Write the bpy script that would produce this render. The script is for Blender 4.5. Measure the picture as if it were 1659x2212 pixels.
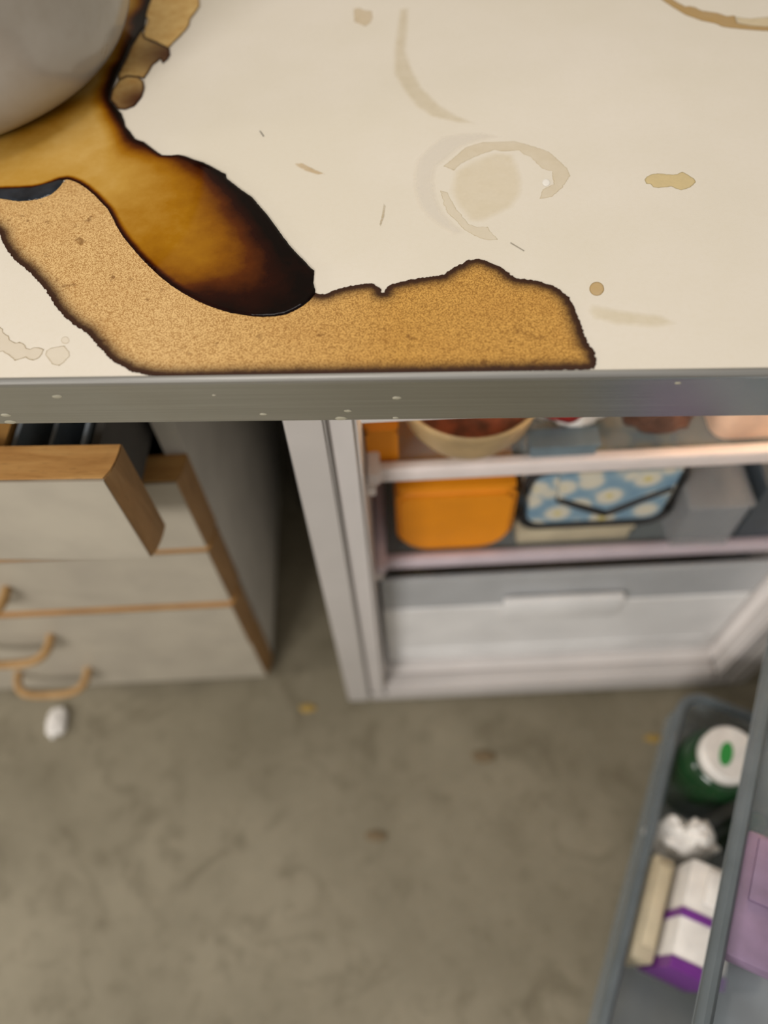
import bpy, bmesh, math, random
import numpy as np
from mathutils import Vector, Matrix, noise
from mathutils.kdtree import KDTree
from mathutils.geometry import delaunay_2d_cdt

for o in list(bpy.data.objects): bpy.data.objects.remove(o)
SC = bpy.context.scene
COL = SC.collection
random.seed(4)

# ------------------------------------------------------------------ camera
cam_d = bpy.data.cameras.new('camera'); cam = bpy.data.objects.new('camera', cam_d); COL.objects.link(cam)
CX = Vector((0.999216, 0.015179, -0.036563)); CY = Vector((0.006314, 0.850655, 0.525686)); CZ = Vector((0.039081, -0.525505, 0.849893))
M = Matrix((CX, CY, CZ)).transposed().to_4x4(); M.translation = Vector((0, 0, 1.28))
cam.matrix_world = M
cam_d.sensor_fit = 'VERTICAL'; cam_d.sensor_height = 34.6; cam_d.sensor_width = 34.6
cam_d.lens = 34.6*1662/2212
cam_d.clip_start = .02
cam_d.dof.use_dof = True; cam_d.dof.focus_distance = .57; cam_d.dof.aperture_fstop = 1.9
SC.camera = cam

# ------------------------------------------------------------------ light
w = bpy.data.worlds.new('world'); SC.world = w; w.use_nodes = True
w.node_tree.nodes['Background'].inputs[0].default_value = (1.0, .95, .90, 1)
w.node_tree.nodes['Background'].inputs[1].default_value = .45
def area(name, loc, target, sx, sy, power, col):
    l = bpy.data.lights.new(name, 'AREA'); l.shape = 'RECTANGLE'; l.size = sx; l.size_y = sy; l.energy = power; l.color = col
    o = bpy.data.objects.new(name, l); COL.objects.link(o); o.location = loc
    o.rotation_euler = (Vector(target)-Vector(loc)).to_track_quat('-Z', 'Y').to_euler()
    return o
area('ceiling_lamp', (-.1, .55, 2.40), (-.05, .5, .9), 1.2, .4, 11, (1, .955, .915))
area('front_fill_lamp', (-1.3, -1.6, 1.95), (0, .3, .4), 1.0, .5, 50, (1, .955, .915))  # added fill, set low in front to brighten the fridge and drawer faces
area('side_lamp', (-2.4, .05, 1.15), (-.3, .4, .25), .25, .25, 20, (1, .94, .88))
SC.view_settings.view_transform = 'Standard'; SC.view_settings.look = 'None'
SC.view_settings.exposure = -0.18; SC.view_settings.gamma = 1

# ------------------------------------------------------------------ helpers
def lin(c):
    c = [x/255 for x in c]
    return tuple(x/12.92 if x <= .04045 else ((x+.055)/1.055)**2.4 for x in c[:3])+(1,)
class NB:
    def __init__(s, name):
        s.m = bpy.data.materials.new(name); s.m.use_nodes = True; s.t = s.m.node_tree; s.n = s.t.nodes
        s.b = s.n['Principled BSDF']; s.out = s.n['Material Output']
    def add(s, typ, **kw):
        n = s.n.new(typ)
        for k, v in kw.items():
            if k.startswith('i_'):
                key = k[2:].replace('_', ' ')
                n.inputs[key].default_value = v
            else: setattr(n, k, v)
        return n
    def link(s, a, b): s.t.links.new(a, b)
    def coord(s, scale=(1, 1, 1), kind='Object'):
        tc = s.add('ShaderNodeTexCoord'); mp = s.add('ShaderNodeMapping'); mp.inputs['Scale'].default_value = scale
        s.link(tc.outputs[kind], mp.inputs[0]); return mp.outputs[0]
    def noise(s, co, scale, detail=2, rough=.5, dist=0):
        n = s.add('ShaderNodeTexNoise'); n.inputs['Scale'].default_value = scale; n.inputs['Detail'].default_value = detail
        n.inputs['Roughness'].default_value = rough; n.inputs['Distortion'].default_value = dist
        s.link(co, n.inputs['Vector']); return n.outputs['Fac']
    def ramp(s, fac, stops, interp='LINEAR'):
        r = s.add('ShaderNodeValToRGB'); e = r.color_ramp.elements; r.color_ramp.interpolation = interp
        e.remove(e[1]); e[0].position = stops[0][0]
        for i, (p, c) in enumerate(stops):
            el = e[0] if i == 0 else e.new(p)
            el.color = (c, c, c, 1) if isinstance(c, (int, float)) else lin(c)
        s.link(fac, r.inputs[0]); return r.outputs[0]
    def mix(s, fac, a, b, mode='MIX'):
        m = s.add('ShaderNodeMix', data_type='RGBA', blend_type=mode)
        for sock, v in ((m.inputs[0], fac), (m.inputs[6], a), (m.inputs[7], b)):
            if isinstance(v, (int, float)): sock.default_value = v
            elif isinstance(v, tuple): sock.default_value = v if len(v) == 4 and max(v) <= 1 else lin(v)
            else: s.link(v, sock)
        return m.outputs[2]
    def math(s, op, a, b=None, clamp=False):
        m = s.add('ShaderNodeMath', operation=op); m.use_clamp = clamp
        for i, v in enumerate((a, b)):
            if v is None: continue
            if isinstance(v, (int, float)): m.inputs[i].default_value = v
            else: s.link(v, m.inputs[i])
        return m.outputs[0]
    def attr(s, name):
        return s.add('ShaderNodeAttribute', attribute_name=name).outputs['Fac']
    def bump(s, h, strength, dist=.001):
        b = s.add('ShaderNodeBump'); b.inputs['Strength'].default_value = strength; b.inputs['Distance'].default_value = dist
        s.link(h, b.inputs['Height']); s.link(b.outputs[0], s.b.inputs['Normal'])
    def set(s, color=None, rough=None, metal=None, spec=None, **kw):
        if color is not None:
            if isinstance(color, tuple): s.b.inputs['Base Color'].default_value = lin(color)
            else: s.link(color, s.b.inputs['Base Color'])
        if rough is not None:
            if isinstance(rough, (int, float)): s.b.inputs['Roughness'].default_value = rough
            else: s.link(rough, s.b.inputs['Roughness'])
        if metal is not None: s.b.inputs['Metallic'].default_value = metal
        if spec is not None: s.b.inputs['Specular IOR Level'].default_value = spec
        for k, v in kw.items(): s.b.inputs[k].default_value = v
        return s.m
MATS = {}
def plain(name, c, rough=.5, metal=0, var=.08, scale=30, spec=.5, **kw):
    nb = NB(name); co = nb.coord()
    f = nb.noise(co, scale, 3)
    d = tuple(max(0, int(x*(1-var))) for x in c); h = tuple(min(255, int(x*(1+var*.6))) for x in c)
    nb.set(nb.ramp(f, [(.3, d), (.7, h)]), rough, metal, spec, **kw)
    MATS[name] = nb.m; return nb.m
def glassy(name, c, alpha, rough=.2):
    nb = NB(name); co = nb.coord(); f = nb.noise(co, 12, 2)
    nb.set(nb.ramp(f, [(.3, tuple(int(x*.94) for x in c)), (.7, c)]), rough)
    nb.b.inputs['Alpha'].default_value = alpha; MATS[name] = nb.m; return nb.m

# ---- mesh helpers
def box(bm, x0, x1, y0, y1, z0, z1, bev=0, seg=2):
    r = bmesh.ops.create_cube(bm, size=1)
    vs = r['verts']
    for v in vs:
        v.co = Vector(((x0+x1)/2+v.co.x*(x1-x0), (y0+y1)/2+v.co.y*(y1-y0), (z0+z1)/2+v.co.z*(z1-z0)))
    if bev:
        es = {e for v in vs for e in v.link_edges}
        bmesh.ops.bevel(bm, geom=list(es), offset=bev, segments=seg, profile=.5, affect='EDGES')
    return bm
def bx(*a, **k): return box(bmesh.new(), *a, **k)
def lathe(bm, prof, n=40, c=(0, 0, 0), wob=0):
    rings = []
    for r, z in prof:
        if r < 1e-5: rings.append([bm.verts.new((c[0], c[1], c[2]+z))])
        else: rings.append([bm.verts.new((c[0]+r*math.cos(2*math.pi*i/n)*(1+wob*math.sin(3*i)), c[1]+r*math.sin(2*math.pi*i/n), c[2]+z)) for i in range(n)])
    for a, b in zip(rings, rings[1:]):
        for i in range(n):
            j = (i+1) % n
            if len(a) == 1 and len(b) == 1: continue
            if len(a) == 1: bm.faces.new((a[0], b[j], b[i]))
            elif len(b) == 1: bm.faces.new((a[i], a[j], b[0]))
            else: bm.faces.new((a[i], a[j], b[j], b[i]))
    bmesh.ops.recalc_face_normals(bm, faces=bm.faces); return bm
def tube(bm, path, r, n=8, closed=False, flat=1.0):
    path = [Vector(p) for p in path]; rings = []; N = len(path); up = Vector((0, 0, 1))
    for i, p in enumerate(path):
        if closed: t = path[(i+1) % N]-path[i-1]
        else: t = path[min(i+1, N-1)]-path[max(i-1, 0)]
        t.normalize()
        a = t.cross(up)
        if a.length < 1e-3: a = t.cross(Vector((0, 1, 0)))
        a.normalize(); b = a.cross(t).normalized()
        rings.append([bm.verts.new(p+(a*math.cos(2*math.pi*k/n)+b*math.sin(2*math.pi*k/n)*flat)*r) for k in range(n)])
    rng = range(N if closed else N-1)
    for i in rng:
        A, B = rings[i], rings[(i+1) % N]
        for k in range(n): bm.faces.new((A[k], A[(k+1) % n], B[(k+1) % n], B[k]))
    if not closed:
        bm.faces.new(rings[0][::-1]); bm.faces.new(rings[-1])
    bmesh.ops.recalc_face_normals(bm, faces=bm.faces); return bm
def prism(bm, poly, lo, hi, plane='xy'):
    def P(a, b, h): return {'xy': (a, b, h), 'xz': (a, h, b), 'yz': (h, a, b)}[plane]
    A = [bm.verts.new(P(a, b, lo)) for a, b in poly]; B = [bm.verts.new(P(a, b, hi)) for a, b in poly]
    bm.faces.new(A); bm.faces.new(B[::-1]); n = len(poly)
    for i in range(n): bm.faces.new((A[i], A[(i+1) % n], B[(i+1) % n], B[i]))
    bmesh.ops.recalc_face_normals(bm, faces=bm.faces); return bm
def rrect(x0, x1, z0, z1, r, n=6, rt=None):
    rt = r if rt is None else rt; out = []
    for cx, cz, a0, q in ((x1-r, z0+r, -90, r), (x1-rt, z1-rt, 0, rt), (x0+rt, z1-rt, 90, rt), (x0+r, z0+r, 180, r)):
        for i in range(n+1):
            a = math.radians(a0+90*i/n); out.append((cx+q*math.cos(a), cz+q*math.sin(a)))
    return out
def obj(name, bm, mat, parent=None, smooth=False, angle=40):
    me = bpy.data.meshes.new(name); bm.to_mesh(me); bm.free()
    me.materials.append(mat)
    if smooth:
        for p in me.polygons: p.use_smooth = True
        if angle: me.set_sharp_from_angle(angle=math.radians(angle))
    o = bpy.data.objects.new(name, me); COL.objects.link(o)
    if parent: o.parent = parent
    return o
def tag(o, label=None, cat=None, group=None, kind=None):
    if label: o['label'] = label
    if cat: o['category'] = cat
    if group: o['group'] = group
    if kind: o['kind'] = kind
    return o
def empty(name, loc=(0, 0, 0), rz=0):
    o = bpy.data.objects.new(name, None); COL.objects.link(o); o.location = loc; o.rotation_euler = (0, 0, rz); o.empty_display_size = .05
    return o

# ------------------------------------------------------------------ materials
nb = NB('worn_cream_laminate'); co = nb.coord()
f1 = nb.noise(co, 5, 4, .6); f2 = nb.noise(co, 240, 3, .7); f3 = nb.noise(co, 900, 2)
base = nb.ramp(f1, [(.35, (222, 213, 194)), (.65, (228, 219, 203))])
base = nb.mix(nb.ramp(f2, [(.45, 0), (.75, 0.141)]), base, (214, 200, 172))
nb.set(base, .42, 0, .35); nb.bump(f3, .12, .0004); LAM = nb.m
nb = NB('particle_board'); co = nb.coord(); nb.set(nb.ramp(nb.noise(co, 300, 2), [(.3, (120, 96, 66)), (.7, (160, 134, 96))]), .9); BOARD = nb.m
nb = NB('brushed_metal'); co = nb.coord((3, 600, 900)); f = nb.noise(co, 2.0, 3, .6)
co2 = nb.coord(); g = nb.noise(co2, 14, 4, .6)
nb.set(nb.mix(nb.ramp(g, [(.5, 0), (.8, 0.165)]), nb.ramp(f, [(.3, (190, 193, 194)), (.7, (210, 213, 214))]), (160, 150, 128)), nb.math('ADD', nb.math('MULTIPLY', f, .15), .16), 1); nb.bump(f, .06, .0003); STEEL = nb.m
nb = NB('polished_lip'); co = nb.coord((3, 200, 200)); f = nb.noise(co, 3, 2); nb.set(nb.ramp(f, [(.3, (150, 148, 142)), (.7, (166, 164, 158))]), .35, .7); LIP = nb.m
def wood(name, sc, a, b, c):
    nb = NB(name); co = nb.coord(sc); f = nb.noise(co, 9, 5, .62, .6); g = nb.noise(nb.coord(), 60, 3, .6); k = nb.noise(nb.coord(tuple(x*4 for x in sc)), 14, 3, .7)
    colr = nb.ramp(f, [(.3, a), (.52, b), (.72, c)])
    colr = nb.mix(nb.ramp(k, [(.56, 0), (.68, 0.282)]), colr, (120, 84, 44))
    colr = nb.mix(nb.ramp(g, [(.55, 0), (.8, 0.165)]), colr, (120, 92, 60))
    nb.set(colr, .55, 0, .35); nb.bump(f, .15, .0006); return nb.m
WOODX = wood('oak_lengthwise', (1.2, 9, 9), (172, 122, 66), (200, 150, 88), (214, 168, 104))
WOODZ = wood('oak_upright', (9, 9, 1.2), (140, 106, 64), (160, 122, 76), (170, 134, 88))
WOODH = wood('bent_beech', (2, 2, 2), (150, 116, 70), (172, 136, 88), (184, 150, 102))
GREYLAM = plain('grey_laminate', (176, 168, 152), .45, var=.05, scale=14)
CARC = plain('grey_carcass', (204, 200, 190), .6, var=.07, scale=8)
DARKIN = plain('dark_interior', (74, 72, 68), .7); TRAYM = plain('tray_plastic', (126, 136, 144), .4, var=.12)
FRW = plain('fridge_enamel', (192, 187, 182), .35, var=.03, scale=8)
FRI = plain('inner_frame_plastic', (206, 200, 196), .35, var=.03, scale=8)
FRL = plain('fridge_liner', (238, 232, 228), .4, var=.03, scale=8)
SEAM = plain('seam_rubber', (120, 114, 108), .7)
SHELFT = plain('shelf_trim_white', (232, 222, 218), .35, var=.03)
SHELFL = plain('shelf_trim_lilac', (206, 192, 200), .35, var=.03)
GLASS = glassy('shelf_glass', (176, 186, 186), .35, .1)
CRISP = glassy('frosted_plastic', (250, 249, 247), .93, .35)
CRISP2 = glassy('clear_plastic', (196, 198, 200), .3, .2)
CRISP3 = glassy('smoky_plastic', (214, 216, 218), .66, .25)
BIN = glassy('bin_plastic', (150, 162, 168), .42, .2)
RAIL = plain('slate_rail', (92, 100, 104), .4)
DOORL = plain('door_liner', (196, 198, 198), .4, var=.04)
ORANGE = plain('orange_plastic', (235, 146, 12), .5, var=.05, scale=12)
BOWLM = plain('beige_stoneware', (176, 150, 108), .45, var=.1)
FOOD = plain('brown_stew', (132, 70, 44), .5, var=.45, scale=45)
WHITEP = plain('white_plastic', (228, 224, 218), .45, var=.06, scale=40)
BEIGE = plain('beige_card', (190, 178, 150), .6, var=.06)
RED = plain('red_wrap', (140, 26, 22), .4, var=.2)
BROWN = plain('brown_wrap', (98, 66, 50), .5, var=.35, scale=35)
PINKB = plain('rosy_tub', (226, 192, 166), .4, var=.08)
BLUEG = plain('blue_grey_plastic', (104, 120, 128), .5, var=.1)
PURPLE = plain('purple_band', (112, 44, 136), .45, var=.08)
PURPLEL = plain('purple_carton', (138, 116, 142), .5, var=.12)
GREEN = plain('dark_green_glass', (22, 58, 28), .15, var=.2)
GREENM = plain('green_mark', (44, 142, 62), .5, var=.08)
BLACKP = plain('black_piping', (38, 36, 36), .6)
NAVY = plain('blue_grey_tray', (70, 78, 84), .4, var=.12)
CARDB = plain('brown_card', (178, 132, 68), .7, var=.12)
LAMPM = NB('lamp_cover'); LAMPM.set((255, 240, 210), .4); LAMPM.b.inputs['Emission Color'].default_value = (1, .80, .52, 1); LAMPM.b.inputs['Emission Strength'].default_value = 4; LAMPM = LAMPM.m
nb = NB('floral_cloth'); co = nb.coord((1, 1, 1))
v = nb.add('ShaderNodeTexVoronoi'); v.inputs['Scale'].default_value = 30; nb.link(co, v.inputs['Vector'])
dd = nb.ramp(v.outputs['Distance'], [(.0, (206, 188, 104)), (.12, (206, 190, 116)), (.20, (214, 208, 188)), (.42, (206, 202, 186)), (.54, (134, 162, 178)), (1, (102, 138, 164))])
nb.set(dd, .8); FLORAL = nb.m
nb = NB('worn_floor_vinyl'); co = nb.coord()
a = nb.noise(co, 4, 5, .6); b = nb.noise(co, 22, 4, .65); c = nb.noise(co, 9, 3, .6, 1.2); d = nb.noise(co, 120, 2)
colr = nb.ramp(a, [(.3, (114, 107, 88)), (.7, (140, 132, 112))])
colr = nb.mix(nb.ramp(b, [(.52, 0), (.74, 0.447)]), colr, (88, 80, 60))
colr = nb.mix(nb.ramp(c, [(.54, 0), (.68, 0.4)]), colr, (84, 76, 56))
colr = nb.mix(nb.ramp(d, [(.5, 0), (.8, 0.212)]), colr, (146, 138, 118))
nb.set(colr, .55, 0, .3); FLOORM = nb.m
WALLM = plain('painted_wall', (150, 144, 132), .8, var=.04, scale=3)

# ---- coffee
nb = NB('dried_coffee'); co = nb.coord()
e = nb.attr('edge'); t = nb.attr('tone')
base = nb.mix(t, (222, 184, 124), (208, 158, 78))
lab = nb.noise(co, 720, 0); lab2 = nb.math('ABSOLUTE', nb.math('SUBTRACT', lab, .5))
lines = nb.ramp(lab2, [(0, 1), (.05, .8), (.13, 0)])
base = nb.mix(nb.math('MULTIPLY', lines, .85), base, nb.mix(t, (156, 108, 50), (128, 82, 20)))
sp = nb.noise(co, 95, 2, .5); base = nb.mix(nb.ramp(sp, [(.66, 0), (.74, .7)]), base, (110, 66, 14))
bl = nb.noise(co, 28, 3, .5); base = nb.mix(nb.ramp(bl, [(.5, 0), (.8, 0.212)]), base, (168, 112, 44))
wob = nb.math('ADD', e, nb.math('MULTIPLY', nb.math('SUBTRACT', nb.noise(co, 160, 3, .6), .5), .16))
base = nb.mix(nb.ramp(wob, [(.0, 1), (.22, .97), (.36, .76), (.54, .40), (.76, .13), (1, 0)]), base, (48, 20, 5))
nb.set(base, .5, 0, .25); nb.bump(lab2, .15, .0003); DRIED = nb.m
nb = NB('wet_coffee'); co = nb.coord(); dk = nb.attr('depth')
n1 = nb.noise(co, 60, 4, .6); n2 = nb.noise(co, 400, 2, .6)
dk = nb.math('ADD', dk, nb.math('MULTIPLY', nb.math('SUBTRACT', n1, .5), .2))
dk = nb.math('ADD', dk, nb.math('MULTIPLY', nb.math('SUBTRACT', n2, .5), .04))
nb.set(nb.ramp(dk, [(.0, (206, 168, 96)), (.18, (188, 144, 62)), (.38, (160, 108, 18)), (.52, (132, 80, 6)), (.68, (84, 38, 4)), (.84, (38, 8, 1)), (1, (9, 1, 0))]), .05, 0, .14); WET = nb.m
nb = NB('reflection_tinted_meniscus'); nb.set(nb.ramp(nb.noise(nb.coord(), 60, 2), [(.3, (20, 24, 30)), (.7, (44, 50, 58))]), .12, 0, .4); MENIS = nb.m  # blue-black reflection on the coffee edge, painted into the base colour
nb = NB('coffee_flake'); co = nb.coord(); e = nb.attr('edge'); dk = nb.attr('depth')
base = nb.ramp(nb.noise(co, 90, 4, .6), [(.3, (204, 160, 92)), (.7, (226, 192, 124))])
base = nb.mix(dk, base, (64, 24, 4))
wob = nb.math('ADD', e, nb.math('MULTIPLY', nb.math('SUBTRACT', nb.noise(co, 240, 3, .6), .5), .3))
base = nb.mix(nb.ramp(wob, [(0, 1), (.25, .8), (.55, .3), (1, 0)]), base, (44, 16, 2))
nb.set(base, .5, 0, .25); FLAKE = nb.m
def film(name, c, a_in, a_edge, edge_w=.5, var=.3, rim=.74):
    nb = NB(name); co = nb.coord(); e = nb.attr('edge')
    n = nb.noise(co, 70, 4, .6)
    k = nb.ramp(nb.math('ADD', e, nb.math('MULTIPLY', nb.math('SUBTRACT', nb.noise(co, 300, 2, .6), .5), .3)), [(0, 1), (edge_w*.4, .6), (edge_w, 0)])
    al = nb.math('ADD', nb.math('MULTIPLY', k, a_edge-a_in), a_in)
    al = nb.math('MULTIPLY', al, nb.math('ADD', nb.math('MULTIPLY', n, var*2), 1-var), True)
    nb.set(nb.mix(k, c, tuple(int(x*rim) for x in c)), .5, 0, .25); nb.link(al, nb.b.inputs['Alpha']); return nb.m

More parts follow.
